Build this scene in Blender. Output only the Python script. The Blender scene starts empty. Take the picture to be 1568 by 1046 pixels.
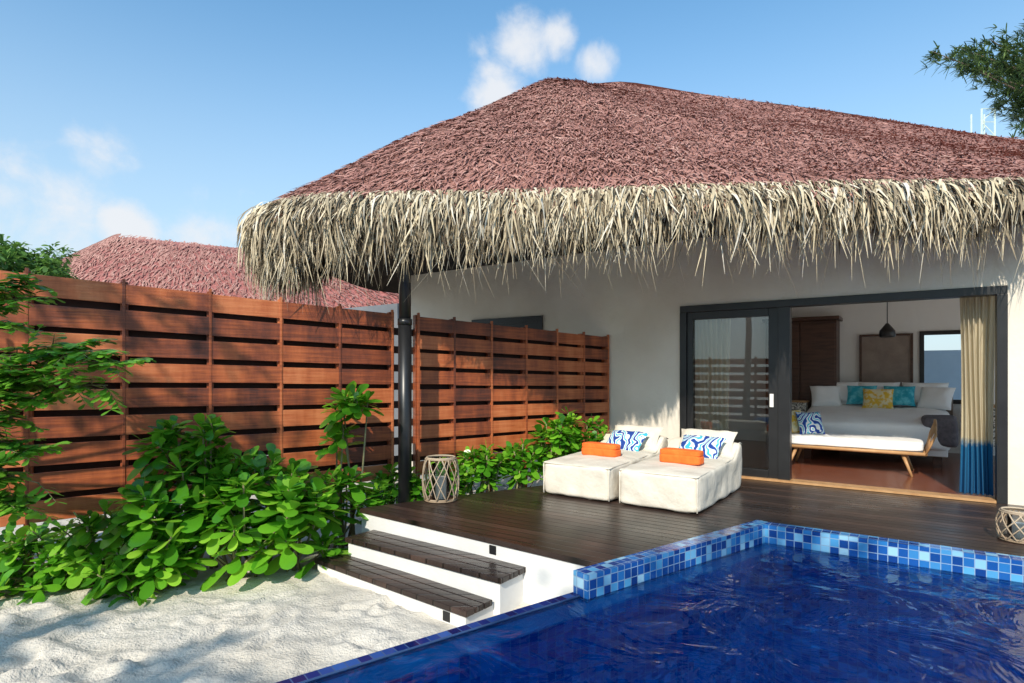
import bpy, math, random
import numpy as np
from mathutils import Vector, Matrix, noise as mn
random.seed(3); rng=np.random.default_rng(5)
H=1.4; F=900.0; CX=784.0; HY=570.0
CA,SA=0.821,0.571
YAW=-math.atan2(SA,CA)
GZ=-0.5
def P(px,py,z=0.0):
    Y=F*(H-z)/(py-HY); return ((px-CX)/F*Y, Y)
def W(px,py,Y): return ((px-CX)/F*Y, Y, H+(HY-py)*Y/F)
sc=bpy.context.scene
# ---------------- helpers
def link(o,parent=None):
    sc.collection.objects.link(o)
    if parent: o.parent=parent
    return o
def empty(name):
    o=bpy.data.objects.new(name,None); return link(o)
def mobj(name,v,f,mat,parent=None,smooth=False,villa=False):
    me=bpy.data.meshes.new(name); me.from_pydata([tuple(map(float,a)) for a in v],[],[tuple(a) for a in f]); me.update()
    if smooth: me.polygons.foreach_set('use_smooth',[True]*len(me.polygons))
    o=bpy.data.objects.new(name,me)
    if mat: me.materials.append(mat)
    if villa: o.rotation_euler=(0,0,YAW)
    return link(o,parent)
class MB:
    def __init__(s): s.v=[]; s.f=[]
    def add(s,v,f):
        n=len(s.v); s.v+= [tuple(a) for a in v]; s.f+=[tuple(i+n for i in a) for a in f]
    def box(s,x0,x1,y0,y1,z0,z1):
        s.add([(x0,y0,z0),(x1,y0,z0),(x1,y1,z0),(x0,y1,z0),(x0,y0,z1),(x1,y0,z1),(x1,y1,z1),(x0,y1,z1)],
              [(0,3,2,1),(4,5,6,7),(0,1,5,4),(1,2,6,5),(2,3,7,6),(3,0,4,7)])
    def prism(s,poly,z0,z1):
        n=len(poly)
        a=sum(poly[i][0]*poly[(i+1)%n][1]-poly[(i+1)%n][0]*poly[i][1] for i in range(n))
        if a<0: poly=poly[::-1]
        s.add([(p[0],p[1],z0) for p in poly]+[(p[0],p[1],z1) for p in poly],
              [tuple(range(n))[::-1],tuple(range(n,2*n))]+[(i,(i+1)%n,n+(i+1)%n,n+i) for i in range(n)])
    def tube(s,pts,rad,sides=6):
        pts=[Vector(p) for p in pts]; K=len(pts)
        if not hasattr(rad,'__len__'): rad=[rad]*K
        v=[];f=[]
        for i,p in enumerate(pts):
            t=(pts[min(i+1,K-1)]-pts[max(i-1,0)])
            if t.length<1e-9: t=Vector((0,0,1))
            t.normalize()
            a=t.cross(Vector((0.13,0.21,1)) if abs(t.z)<.9 else Vector((1,0.1,0))).normalized(); b=t.cross(a)
            for k in range(sides):
                an=2*math.pi*k/sides
                v.append(p+a*math.cos(an)*rad[i]+b*math.sin(an)*rad[i])
        for i in range(K-1):
            for k in range(sides):
                f.append((i*sides+k,i*sides+(k+1)%sides,(i+1)*sides+(k+1)%sides,(i+1)*sides+k))
        f.append(tuple(range(sides))[::-1]); f.append(tuple((K-1)*sides+k for k in range(sides)))
        s.add(v,f)
    def obj(s,name,mat,parent=None,smooth=False,villa=False,bevel=0):
        o=mobj(name,s.v,s.f,mat,parent,smooth,villa)
        if bevel:
            m=o.modifiers.new('b','BEVEL'); m.width=bevel; m.segments=2; m.limit_method='ANGLE'
        return o
def boxes(name,lst,mat,parent=None,villa=True,bevel=0):
    m=MB()
    for b in lst: m.box(*b)
    return m.obj(name,mat,parent,villa=villa,bevel=bevel)
def ribbons(name,paths,widths,sides,mat,parent=None,smooth=False):
    N,K,_=paths.shape
    s=sides[:,None,:]*widths[:,:,None]*0.5
    v=np.stack([paths-s,paths+s],axis=2).reshape(-1,3)
    base=(np.arange(N)*K*2)[:,None]+ (np.arange(K-1)*2)[None,:]
    f=np.stack([base,base+1,base+3,base+2],axis=-1).reshape(-1,4)
    me=bpy.data.meshes.new(name)
    me.vertices.add(len(v)); me.vertices.foreach_set('co',v.astype(np.float32).ravel())
    me.loops.add(f.size); me.loops.foreach_set('vertex_index',f.astype(np.int32).ravel())
    me.polygons.add(len(f)); me.polygons.foreach_set('loop_start',np.arange(0,f.size,4,dtype=np.int32))
    try: me.polygons.foreach_set('loop_total',np.full(len(f),4,dtype=np.int32))
    except Exception: pass
    me.update(calc_edges=True); me.validate()
    if smooth: me.polygons.foreach_set('use_smooth',[True]*len(me.polygons))
    me.materials.append(mat)
    return link(bpy.data.objects.new(name,me),parent)
def norm(a): return a/(np.linalg.norm(a,axis=-1,keepdims=True)+1e-9)
# ---------------- materials
def nt(name):
    m=bpy.data.materials.new(name); m.use_nodes=True
    return m,m.node_tree.nodes,m.node_tree.links,m.node_tree.nodes['Principled BSDF']
def ramp(N,stops):
    r=N.new('ShaderNodeValToRGB'); e=r.color_ramp.elements
    while len(e)<len(stops): e.new(0.5)
    for i,(p,c) in enumerate(stops): e[i].position=p; e[i].color=(*c,1)
    return r
def pm(name,stops,scale=4,stretch=(1,1,1),rough=.6,bump=0,bscale=None,bdist=.01,detail=3,spec=.5,coord='Object',island=0,coat=0):
    m,N,L,b=nt(name)
    tc=N.new('ShaderNodeTexCoord'); mp=N.new('ShaderNodeMapping'); mp.inputs['Scale'].default_value=stretch
    L.new(tc.outputs[coord],mp.inputs[0])
    n=N.new('ShaderNodeTexNoise'); n.inputs['Scale'].default_value=scale; n.inputs['Detail'].default_value=detail; n.inputs['Roughness'].default_value=.6
    L.new(mp.outputs[0],n.inputs['Vector'])
    r=ramp(N,stops); src=n.outputs[0]
    if island:
        g=N.new('ShaderNodeNewGeometry'); mx=N.new('ShaderNodeMix'); mx.inputs[0].default_value=island
        L.new(n.outputs[0],mx.inputs[2]); L.new(g.outputs['Random Per Island'],mx.inputs[3]); src=mx.outputs[0]
    L.new(src,r.inputs[0]); L.new(r.outputs[0],b.inputs['Base Color'])
    b.inputs['Roughness'].default_value=rough; b.inputs['Specular IOR Level'].default_value=spec
    b.inputs['Coat Weight'].default_value=coat
    if bump:
        n2=N.new('ShaderNodeTexNoise'); n2.inputs['Scale'].default_value=bscale or scale*4; n2.inputs['Detail'].default_value=4
        L.new(mp.outputs[0],n2.inputs['Vector'])
        bp=N.new('ShaderNodeBump'); bp.inputs['Strength'].default_value=bump; bp.inputs['Distance'].default_value=bdist
        L.new(n2.outputs[0],bp.inputs['Height']); L.new(bp.outputs[0],b.inputs['Normal'])
    return m
def leafmat(name,stops,rough=.35,trans=.35):
    m=pm(name,stops,scale=2.5,rough=rough,island=.7,detail=1)
    N=m.node_tree.nodes; L=m.node_tree.links; b=N['Principled BSDF']; out=N['Material Output']
    t=N.new('ShaderNodeBsdfTranslucent'); r=[x for x in N if x.type=='VALTORGB'][0]
    hs=N.new('ShaderNodeHueSaturation'); hs.inputs['Value'].default_value=1.7; hs.inputs['Hue'].default_value=.48
    L.new(r.outputs[0],hs.inputs['Color']); L.new(hs.outputs[0],t.inputs[0])
    mx=N.new('ShaderNodeMixShader'); mx.inputs[0].default_value=trans
    L.new(b.outputs[0],mx.inputs[1]); L.new(t.outputs[0],mx.inputs[2]); L.new(mx.outputs[0],out.inputs[0])
    return m
M_white=pm('white_plaster',[(.3,(.68,.67,.65)),(.7,(.78,.77,.75))],scale=2,rough=.8,bump=.35,bscale=35,bdist=.006)
M_wall=pm('cream_wall_render',[(.3,(.70,.63,.53)),(.7,(.80,.74,.64))],scale=1.2,rough=.85,bump=.3,bscale=22,bdist=.01)
M_shadewall=pm('shaded_wall_grey',[(.3,(.13,.14,.16)),(.7,(.18,.19,.21))],scale=1.2,rough=.85)  # dark grey with the shade of the wall end put into the colour
M_iwall=pm('interior_wall_paint',[(.3,(.84,.81,.77)),(.7,(.88,.85,.81))],scale=2,rough=.8)
M_black=pm('black_metal_frame',[(.3,(.012,.012,.013)),(.7,(.02,.02,.021))],rough=.35)
M_dkwood=pm('dark_wood',[(.3,(.05,.022,.014)),(.7,(.11,.05,.03))],scale=3,stretch=(1,1,8),rough=.45)
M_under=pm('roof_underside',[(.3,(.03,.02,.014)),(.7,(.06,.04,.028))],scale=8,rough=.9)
M_fabric=pm('cream_canvas',[(.3,(.66,.60,.50)),(.7,(.76,.70,.60))],scale=5,rough=.9,bump=.6,bscale=7,bdist=.03)
M_linen=pm('white_linen',[(.3,(.86,.85,.84)),(.7,(.90,.89,.88))],scale=5,rough=.9,bump=.4,bscale=12,bdist=.015)
M_orange=pm('orange_towel',[(.3,(.85,.13,.015)),(.7,(.95,.20,.03))],scale=8,rough=.95,bump=.5,bscale=90,bdist=.004)
M_yellow=pm('yellow_cushion',[(.45,(.80,.50,.05)),(.55,(.8,.7,.45))],scale=14,rough=.9)
M_teal=pm('teal_cushion',[(.45,(.03,.38,.50)),(.6,(.15,.6,.7))],scale=10,rough=.9)
M_grattan=pm('grey_rattan',[(.3,(.28,.20,.13)),(.7,(.48,.38,.27))],scale=20,rough=.7,island=.6)
M_tan=pm('tan_wood',[(.3,(.42,.22,.09)),(.7,(.55,.32,.15))],scale=10,rough=.5)
M_ceil=pm('ceiling_wood',[(.3,(.66,.55,.45)),(.7,(.76,.65,.54))],scale=4,stretch=(8,1,1),rough=.6)
M_candle=pm('candle_wax',[(.3,(.8,.76,.68)),(.7,(.84,.8,.72))],rough=.5)
M_floor=pm('interior_wood_floor',[(.3,(.13,.038,.02)),(.7,(.24,.075,.035))],scale=3,stretch=(1,8,1),rough=.25)
M_blanket=pm('grey_throw',[(.3,(.09,.08,.09)),(.7,(.16,.14,.15))],scale=20,rough=1)
M_taupe=pm('taupe_panel',[(.3,(.24,.18,.15)),(.7,(.32,.25,.2))],scale=6,rough=.6)
def fence_mat():
    m,N,L,b=nt('stained_fence_wood')
    tc=N.new('ShaderNodeTexCoord'); mp=N.new('ShaderNodeMapping'); mp.inputs['Rotation'].default_value=(0,0,-math.atan2(3.45,6.15))
    L.new(tc.outputs['Object'],mp.inputs[0])
    mp2=N.new('ShaderNodeMapping'); mp2.inputs['Scale'].default_value=(1,1,18); L.new(mp.outputs[0],mp2.inputs[0])
    n=N.new('ShaderNodeTexNoise'); n.inputs['Scale'].default_value=2.2; n.inputs['Detail'].default_value=5; n.inputs['Roughness'].default_value=.65; L.new(mp2.outputs[0],n.inputs['Vector'])
    mp3=N.new('ShaderNodeMapping'); mp3.inputs['Scale'].default_value=(3,3,.6); L.new(mp.outputs[0],mp3.inputs[0])
    n2=N.new('ShaderNodeTexNoise'); n2.inputs['Scale'].default_value=.9; n2.inputs['Detail'].default_value=5; n2.inputs['Roughness'].default_value=.65; L.new(mp3.outputs[0],n2.inputs['Vector'])
    g=N.new('ShaderNodeNewGeometry')
    a=N.new('ShaderNodeMath'); a.operation='MULTIPLY_ADD'; a.inputs[1].default_value=.45; L.new(n.outputs[0],a.inputs[0])
    a2=N.new('ShaderNodeMath'); a2.operation='MULTIPLY_ADD'; a2.inputs[1].default_value=.75; L.new(n2.outputs[0],a2.inputs[0])
    a3=N.new('ShaderNodeMath'); a3.operation='MULTIPLY_ADD'; a3.inputs[1].default_value=.30; a3.inputs[2].default_value=-.12; L.new(g.outputs['Random Per Island'],a3.inputs[0])
    L.new(a3.outputs[0],a2.inputs[2]); L.new(a2.outputs[0],a.inputs[2])
    r=ramp(N,[(.36,(.06,.017,.010)),(.52,(.20,.046,.016)),(.68,(.42,.105,.030)),(.85,(.58,.19,.07))]); L.new(a.outputs[0],r.inputs[0]); L.new(r.outputs[0],b.inputs['Base Color'])
    bp=N.new('ShaderNodeBump'); bp.inputs['Strength'].default_value=.4; bp.inputs['Distance'].default_value=.01; L.new(n.outputs[0],bp.inputs['Height']); L.new(bp.outputs[0],b.inputs['Normal'])
    b.inputs['Roughness'].default_value=.5
    return m
M_fence=fence_mat()
M_fenceback=pm('shaded_fence_back_wood',[(.3,(.016,.007,.005)),(.7,(.035,.014,.009))],scale=3,rough=.8)  # near-black copy of the fence wood, paints the shade in the slat gaps
def deck_mat():
    m,N,L,b=nt('dark_deck_boards')
    tc=N.new('ShaderNodeTexCoord'); sp=N.new('ShaderNodeSeparateXYZ'); L.new(tc.outputs['Object'],sp.inputs[0])
    def M(op,a,b_=None,c=None):
        x=N.new('ShaderNodeMath'); x.operation=op
        for i,s in enumerate((a,b_,c)):
            if s is None: continue
            if isinstance(s,(int,float)): x.inputs[i].default_value=s
            else: L.new(s,x.inputs[i])
        return x.outputs[0]
    yd=M('DIVIDE',sp.outputs[1],.115); fl=M('FLOOR',yd); fr=M('FRACT',yd)
    d=M('ABSOLUTE',M('SUBTRACT',fr,.5)); gap=M('SMOOTH_MIN',M('MULTIPLY',M('SUBTRACT',.5,d),14),1,.2)
    wn=N.new('ShaderNodeTexWhiteNoise'); wn.noise_dimensions='1D'; L.new(fl,wn.inputs['W'])
    mp=N.new('ShaderNodeMapping'); mp.inputs['Scale'].default_value=(1,10,1); L.new(tc.outputs['Object'],mp.inputs[0])
    n=N.new('ShaderNodeTexNoise'); n.inputs['Scale'].default_value=4; n.inputs['Detail'].default_value=5; L.new(mp.outputs[0],n.inputs['Vector'])
    n3=N.new('ShaderNodeTexNoise'); n3.inputs['Scale'].default_value=1.1; n3.inputs['Detail'].default_value=4; L.new(tc.outputs['Object'],n3.inputs['Vector'])
    mix=M('ADD',M('MULTIPLY',n.outputs[0],.4),M('ADD',M('MULTIPLY',wn.outputs[0],.28),M('MULTIPLY',n3.outputs[0],.3)))
    r=ramp(N,[(.25,(.014,.009,.008)),(.5,(.040,.024,.019)),(.75,(.09,.052,.040))]); L.new(mix,r.inputs[0])
    mc=N.new('ShaderNodeMix'); mc.data_type='RGBA'; mc.inputs[6].default_value=(.004,.003,.002,1); L.new(gap,mc.inputs[0]); L.new(r.outputs[0],mc.inputs[7]); L.new(mc.outputs[2],b.inputs['Base Color'])
    bp=N.new('ShaderNodeBump'); bp.inputs['Strength'].default_value=.7; bp.inputs['Distance'].default_value=.008
    L.new(M('ADD',gap,M('MULTIPLY',n.outputs[0],.15)),bp.inputs['Height']); L.new(bp.outputs[0],b.inputs['Normal'])
    rr=M('ADD',.12,M('MULTIPLY',n3.outputs[0],.38)); L.new(rr,b.inputs['Roughness'])
    return m
M_deck=deck_mat()
def tile_mat(name,stops,s=.07,grout=(.55,.62,.68),gw=.06,rough=.12):
    m,N,L,b=nt(name)
    tc=N.new('ShaderNodeTexCoord')
    ad=N.new('ShaderNodeVectorMath'); ad.operation='ADD'; ad.inputs[1].default_value=(s/2,)*3; L.new(tc.outputs['Object'],ad.inputs[0])
    di=N.new('ShaderNodeVectorMath'); di.operation='SCALE'; di.inputs['Scale'].default_value=1/s; L.new(ad.outputs[0],di.inputs[0])
    fl=N.new('ShaderNodeVectorMath'); fl.operation='FLOOR'; L.new(di.outputs[0],fl.inputs[0])
    fr=N.new('ShaderNodeVectorMath'); fr.operation='FRACTION'; L.new(di.outputs[0],fr.inputs[0])
    wn=N.new('ShaderNodeTexWhiteNoise'); L.new(fl.outputs[0],wn.inputs['Vector'])
    r=ramp(N,stops); L.new(wn.outputs[0],r.inputs[0])
    sp=N.new('ShaderNodeSeparateXYZ'); L.new(fr.outputs[0],sp.inputs[0])
    prev=None
    for i in range(3):
        a=N.new('ShaderNodeMath'); a.operation='SUBTRACT'; a.inputs[1].default_value=.5; L.new(sp.outputs[i],a.inputs[0])
        c=N.new('ShaderNodeMath'); c.operation='ABSOLUTE'; L.new(a.outputs[0],c.inputs[0])
        if prev is None: prev=c
        else:
            mx=N.new('ShaderNodeMath'); mx.operation='MAXIMUM'; L.new(prev.outputs[0],mx.inputs[0]); L.new(c.outputs[0],mx.inputs[1]); prev=mx
    gt=N.new('ShaderNodeMath'); gt.operation='GREATER_THAN'; gt.inputs[1].default_value=.5-gw; L.new(prev.outputs[0],gt.inputs[0])
    mc=N.new('ShaderNodeMix'); mc.data_type='RGBA'; L.new(gt.outputs[0],mc.inputs[0]); L.new(r.outputs[0],mc.inputs[6]); mc.inputs[7].default_value=(*grout,1)
    L.new(mc.outputs[2],b.inputs['Base Color']); b.inputs['Roughness'].default_value=rough
    return m
M_tile=tile_mat('pool_mosaic_tile',[(0,(.005,.035,.19)),(.4,(.010,.085,.34)),(.65,(.025,.18,.48)),(.85,(.10,.37,.63)),(1,(.36,.60,.75))],grout=(.24,.36,.50),gw=.045)
M_ptile=tile_mat('pool_deep_tile',[(0,(.002,.07,.32)),(.5,(.003,.15,.52)),(1,(.02,.30,.72))],grout=(.04,.24,.5),gw=.05)
M_rim=tile_mat('rim_tile',[(0,(.004,.012,.09)),(.5,(.008,.03,.18)),(1,(.03,.12,.38))],grout=(.05,.10,.22),gw=.05,rough=.08)
def water_mat():
    m,N,L,b=nt('pool_water'); out=N['Material Output']; N.remove(b)
    tc=N.new('ShaderNodeTexCoord'); 
    n=N.new('ShaderNodeTexNoise'); n.inputs['Scale'].default_value=2.1; n.inputs['Detail'].default_value=4; n.inputs['Roughness'].default_value=.5; n.inputs['Distortion'].default_value=.7; L.new(tc.outputs['Object'],n.inputs['Vector'])
    bp=N.new('ShaderNodeBump'); bp.inputs['Strength'].default_value=.6; bp.inputs['Distance'].default_value=.09; L.new(n.outputs[0],bp.inputs['Height'])
    fr=N.new('ShaderNodeFresnel'); fr.inputs[0].default_value=1.36; L.new(bp.outputs[0],fr.inputs['Normal'])
    t=N.new('ShaderNodeBsdfRefraction'); t.inputs['IOR'].default_value=1.33; t.inputs['Color'].default_value=(.40,.78,.98,1); t.inputs['Roughness'].default_value=0; L.new(bp.outputs[0],t.inputs['Normal'])
    tr=N.new('ShaderNodeBsdfTransparent'); tr.inputs[0].default_value=(.50,.82,.98,1)
    mx0=N.new('ShaderNodeMixShader'); mx0.inputs[0].default_value=.6; L.new(t.outputs[0],mx0.inputs[1]); L.new(tr.outputs[0],mx0.inputs[2])
    g=N.new('ShaderNodeBsdfGlossy'); g.inputs['Roughness'].default_value=.03; L.new(bp.outputs[0],g.inputs['Normal'])
    mx=N.new('ShaderNodeMixShader'); L.new(fr.outputs[0],mx.inputs[0]); L.new(mx0.outputs[0],mx.inputs[1]); L.new(g.outputs[0],mx.inputs[2]); L.new(mx.outputs[0],out.inputs[0])
    return m
M_water=water_mat()
def glass_mat():
    m,N,L,b=nt('window_glass'); out=N['Material Output']; N.remove(b)
    fr=N.new('ShaderNodeFresnel'); fr.inputs[0].default_value=1.8
    t=N.new('ShaderNodeBsdfTransparent'); t.inputs[0].default_value=(.92,.94,.94,1)
    g=N.new('ShaderNodeBsdfGlossy'); g.inputs['Roughness'].default_value=0
    mx=N.new('ShaderNodeMixShader'); L.new(fr.outputs[0],mx.inputs[0]); L.new(t.outputs[0],mx.inputs[1]); L.new(g.outputs[0],mx.inputs[2]); L.new(mx.outputs[0],out.inputs[0])
    return m
M_glass=glass_mat()
def sand_mat():
    m=pm('coral_sand',[(.3,(.53,.48,.40)),(.7,(.66,.61,.53))],scale=1.6,rough=.95,detail=6)
    N=m.node_tree.nodes; L=m.node_tree.links; b=N['Principled BSDF']; tc=[x for x in N if x.type=='TEX_COORD'][0]
    n1=N.new('ShaderNodeTexNoise'); n1.inputs['Scale'].default_value=7; n1.inputs['Detail'].default_value=5; L.new(tc.outputs['Object'],n1.inputs['Vector'])
    n2=N.new('ShaderNodeTexNoise'); n2.inputs['Scale'].default_value=55; n2.inputs['Detail'].default_value=3; L.new(tc.outputs['Object'],n2.inputs['Vector'])
    b1=N.new('ShaderNodeBump'); b1.inputs['Strength'].default_value=.6; b1.inputs['Distance'].default_value=.06; L.new(n1.outputs[0],b1.inputs['Height'])
    b2=N.new('ShaderNodeBump'); b2.inputs['Strength'].default_value=.7; b2.inputs['Distance'].default_value=.018; L.new(n2.outputs[0],b2.inputs['Height']); L.new(b1.outputs[0],b2.inputs['Normal'])
    L.new(b2.outputs[0],b.inputs['Normal'])
    return m
M_sand=sand_mat()
M_roof=pm('red_thatch',[(.3,(.26,.12,.10)),(.7,(.38,.185,.15))],scale=6,rough=.95,bump=.8,bscale=30,bdist=.04)
M_tuft=pm('red_thatch_tufts',[(.12,(.18,.075,.06)),(.4,(.36,.165,.135)),(.7,(.48,.25,.205)),(.95,(.58,.39,.32))],scale=1.2,rough=.9,island=.55,detail=2)
M_straw=pm('straw_fringe',[(.12,(.07,.05,.032)),(.34,(.28,.22,.14)),(.55,(.54,.45,.30)),(.75,(.68,.58,.41)),(.92,(.66,.62,.55))],scale=3.5,rough=.8,island=.75,detail=2)
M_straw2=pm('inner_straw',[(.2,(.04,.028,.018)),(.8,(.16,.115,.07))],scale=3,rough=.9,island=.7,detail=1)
M_leaf=leafmat('naupaka_leaf',[(.15,(.035,.15,.010)),(.45,(.09,.31,.018)),(.7,(.18,.46,.03)),(.9,(.34,.60,.06))],rough=.25)
M_leaf2=leafmat('feathery_leaf',[(.2,(.05,.20,.018)),(.8,(.20,.45,.04))],rough=.45)
M_leaf3=leafmat('distant_leaf',[(.2,(.04,.11,.02)),(.8,(.13,.27,.05))],rough=.6)
M_needle=leafmat('casuarina_needle',[(.2,(.02,.06,.025)),(.8,(.12,.19,.05))],rough=.6,trans=.2)
M_stem=pm('plant_stem',[(.3,(.16,.14,.06)),(.7,(.28,.25,.13))],scale=10,rough=.8)
M_bark=pm('tree_bark',[(.3,(.08,.06,.045)),(.7,(.16,.12,.09))],scale=8,rough=.95,bump=.8)
def pattern_mat():
    m,N,L,b=nt('blue_leaf_print')
    tc=N.new('ShaderNodeTexCoord'); n=N.new('ShaderNodeTexWave'); n.inputs['Scale'].default_value=3.2; n.inputs['Distortion'].default_value=14; n.inputs['Detail'].default_value=1.5; n.inputs['Detail Scale'].default_value=1.6; L.new(tc.outputs['Object'],n.inputs['Vector'])
    r=ramp(N,[(0,(.01,.05,.28)),(.24,(.03,.2,.55)),(.34,(.78,.78,.75)),(.78,(.78,.78,.75)),(.88,(.05,.45,.6))]); r.color_ramp.interpolation='CONSTANT'
    L.new(n.outputs[0],r.inputs[0]); L.new(r.outputs[0],b.inputs['Base Color']); b.inputs['Roughness'].default_value=.9
    return m
M_print=pattern_mat()
def curtain_mat(name,blue=True):
    m,N,L,b=nt(name); out=N['Material Output']
    tc=N.new('ShaderNodeTexCoord'); sp=N.new('ShaderNodeSeparateXYZ'); L.new(tc.outputs['Object'],sp.inputs[0])
    n=N.new('ShaderNodeTexNoise'); n.inputs['Scale'].default_value=15; L.new(tc.outputs['Object'],n.inputs['Vector'])
    a=N.new('ShaderNodeMath'); a.operation='MULTIPLY_ADD'; a.inputs[1].default_value=.15; L.new(n.outputs[0],a.inputs[0]); L.new(sp.outputs[2],a.inputs[2])
    r=ramp(N,[(.0,(.01,.10,.25)),(.28,(.015,.17,.36)),(.315,(.66,.58,.41)),(1,(.72,.64,.47))] if blue else [(0,(.78,.72,.58)),(1,(.84,.79,.66))])
    d=N.new('ShaderNodeMath'); d.operation='DIVIDE'; d.inputs[1].default_value=2.3; L.new(a.outputs[0],d.inputs[0]); L.new(d.outputs[0],r.inputs[0])
    L.new(r.outputs[0],b.inputs['Base Color']); b.inputs['Roughness'].default_value=.95
    t=N.new('ShaderNodeBsdfTranslucent'); L.new(r.outputs[0],t.inputs[0]); mx=N.new('ShaderNodeMixShader'); mx.inputs[0].default_value=.35
    L.new(b.outputs[0],mx.inputs[1]); L.new(t.outputs[0],mx.inputs[2]); L.new(mx.outputs[0],out.inputs[0])
    return m
M_curt=curtain_mat('dip_dyed_curtain'); M_curt2=curtain_mat('cream_curtain_cloth',False)
# ---------------- ground & pool
C=(2.31,5.53); A=(.43,4.12)
g=MB()
n1=[(-500,-2.3),(-4.96,-2.3),(-4.96,-.05),(2.25,5.40),(6.5,2.4),(6.5,-2.3),(500,-2.3),(500,900),(-500,900)]
n2=[(-500,-500),(500,-500),(500,-2.3),(-500,-2.3)]
g.add([(p[0],p[1],GZ) for p in n1],[tuple(range(9))[::-1]]); g.add([(p[0],p[1],GZ) for p in n2],[(0,1,2,3)])
g.obj('sand_ground',M_sand)
nx,ny=320,220; x0,x1,y0,y1=-9.0,1.2,0.3,6.6
gv=[];gf=[];idx={}
prints=[(rng.uniform(-5.5,-.8),rng.uniform(2.2,5.0),rng.uniform(0,3.14)) for _ in range(170)]
for j in range(ny):
    for i in range(nx):
        x=x0+(x1-x0)*i/(nx-1); y=y0+(y1-y0)*j/(ny-1)
        rip=math.sin((x*.35+y*.94)*20+3*mn.noise(Vector((x*1.2,y*1.2,9))))*max(0,mn.noise(Vector((x*.8,y*.8,2)))+.25)
        h=.5*mn.noise(Vector((x*1.1,y*1.1,0)))+.5*mn.noise(Vector((x*3.1,y*3.1,3)))+.5*abs(mn.noise(Vector((x*6,y*6,5))))+.16*rip
        edge=min(1,max(0,(i)/8),max(0,(nx-1-i)/8),max(0,j/8),max(0,(ny-1-j)/8))
        idx[(i,j)]=len(gv); gv.append([x,y,GZ+.022+.055*h*edge])
ga=np.array(gv)
for (a,b,t) in prints:
    dx=ga[:,0]-a; dy=ga[:,1]-b; u=dx*math.cos(t)+dy*math.sin(t); v=-dx*math.sin(t)+dy*math.cos(t)
    r2=(u/.12)**2+(v/.055)**2
    ga[:,2]+=-.030*np.exp(-r2)+.014*np.exp(-((np.sqrt(r2)-1.6)/.45)**2)
ga[:,2]=np.maximum(ga[:,2],GZ+.002)
gv=ga.tolist()
for j in range(ny-1):
    for i in range(nx-1):
        ps=[gv[idx[k]] for k in ((i,j),(i+1,j),(i+1,j+1),(i,j+1))]
        if all(((p[0]-A[0])*-.6+(p[1]-A[1])*.8)>.05 for p in ps):
            gf.append((idx[(i,j)],idx[(i+1,j)],idx[(i+1,j+1)],idx[(i,j+1)]))
mobj('sand_path',gv,gf,M_sand,smooth=True)
pool=empty('swimming_pool')
def seg_box(name,p,q,off0,off1,z0,z1,mat,parent):
    d=Vector((q[0]-p[0],q[1]-p[1],0)); Ln=d.length; d.normalize(); nrm=Vector((-d.y,d.x,0))
    m=MB(); w=(off1-off0); h=z1-z0
    m.box(-Ln/2,Ln/2,-w/2,w/2,-h/2,h/2)
    o=m.obj(name,mat,parent)
    c=Vector((p[0],p[1],0))+d*Ln/2+nrm*(off0+off1)/2
    o.location=(c.x,c.y,(z0+z1)/2); o.rotation_euler=(0,0,math.atan2(d.y,d.x)); return o
T=.07
seg_box('coping_side',A,C,-2*T,0,-.56+.012,.012,M_tile,pool)
far=(6.6,2.51)
seg_box('coping_far',(C[0]-.02,C[1]),far,-2*T,0,-.56+.009,.009,M_tile,pool)
rimend=(-4.96,.075)
WZ=-.150
seg_box('infinity_rim',rimend,(A[0]-.004,A[1]-.003),-T,0,-.70,-.14,M_rim,pool)
seg_box('pool_wall_side',rimend,C,-4*T,-2*T-.004,-1.5,WZ-.02,M_ptile,pool)
seg_box('pool_ledge_side',rimend,(A[0]-.004,A[1]-.003),-2*T-.002,-T-.002,-1.5,WZ-.025,M_ptile,pool)
seg_box('pool_wall_far',C,far,-4*T,-2*T-.004,-1.5,-.18,M_ptile,pool)
m=MB(); m.box(-6,7,-2.3,6,-1.56,-1.5); m.obj('pool_floor',M_ptile,pool)
m=MB(); m.box(6.4,6.5,-2.3,2.6,-1.5,0); m.box(-5.2,6.5,-2.5,-2.3,-1.5,0); m.box(-5.1,-4.96,-2.3,.1,-1.5,0); m.obj('pool_wall_near',M_tile,pool)
nv=lambda p:(p[0],p[1],WZ)
m=MB(); m.add([nv((-4.96,.0)),nv((-4.96,-2.3)),nv((6.4,-2.3)),nv((6.4,2.6)),nv((2.28,5.42))],[(0,1,2,3,4)])
m.obj('water',M_water,pool)
# ---------------- deck
deck=empty('wooden_deck')
DL=P(551,778,0); DR=P(905,860,0)
def inv(p): return (CA*p[0]-SA*p[1], SA*p[0]+CA*p[1])
dp=[DL,DR,(.435+.12,4.125+.10),C,(6.6,2.52),(7.4,1.9),(9.3,3.44),(2.02,8.5),(1.5,8.0),(.5,7.35)]
m=MB(); m.prism([inv(p) for p in dp],-.045,0.0); m.obj('deck_boards',M_deck,deck,villa=True)
dn=Vector((DR[0]-DL[0],DR[1]-DL[1])).normalized(); inw=Vector((-dn.y,dn.x))
if inw.y<0: inw=-inw
def off(p,a,b): return (p[0]+dn.x*a+inw.x*b,p[1]+dn.y*a+inw.y*b)
wp=[off(DL,.015,.012),off(DR,-.03,.012),(.43,4.13),C,(2.6,5.6),(2.02,8.4),(1.5,7.95),(.5,7.3)]
m=MB(); m.prism(wp,GZ-.1,-.047); m.obj('deck_base_wall',M_white,deck)
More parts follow.
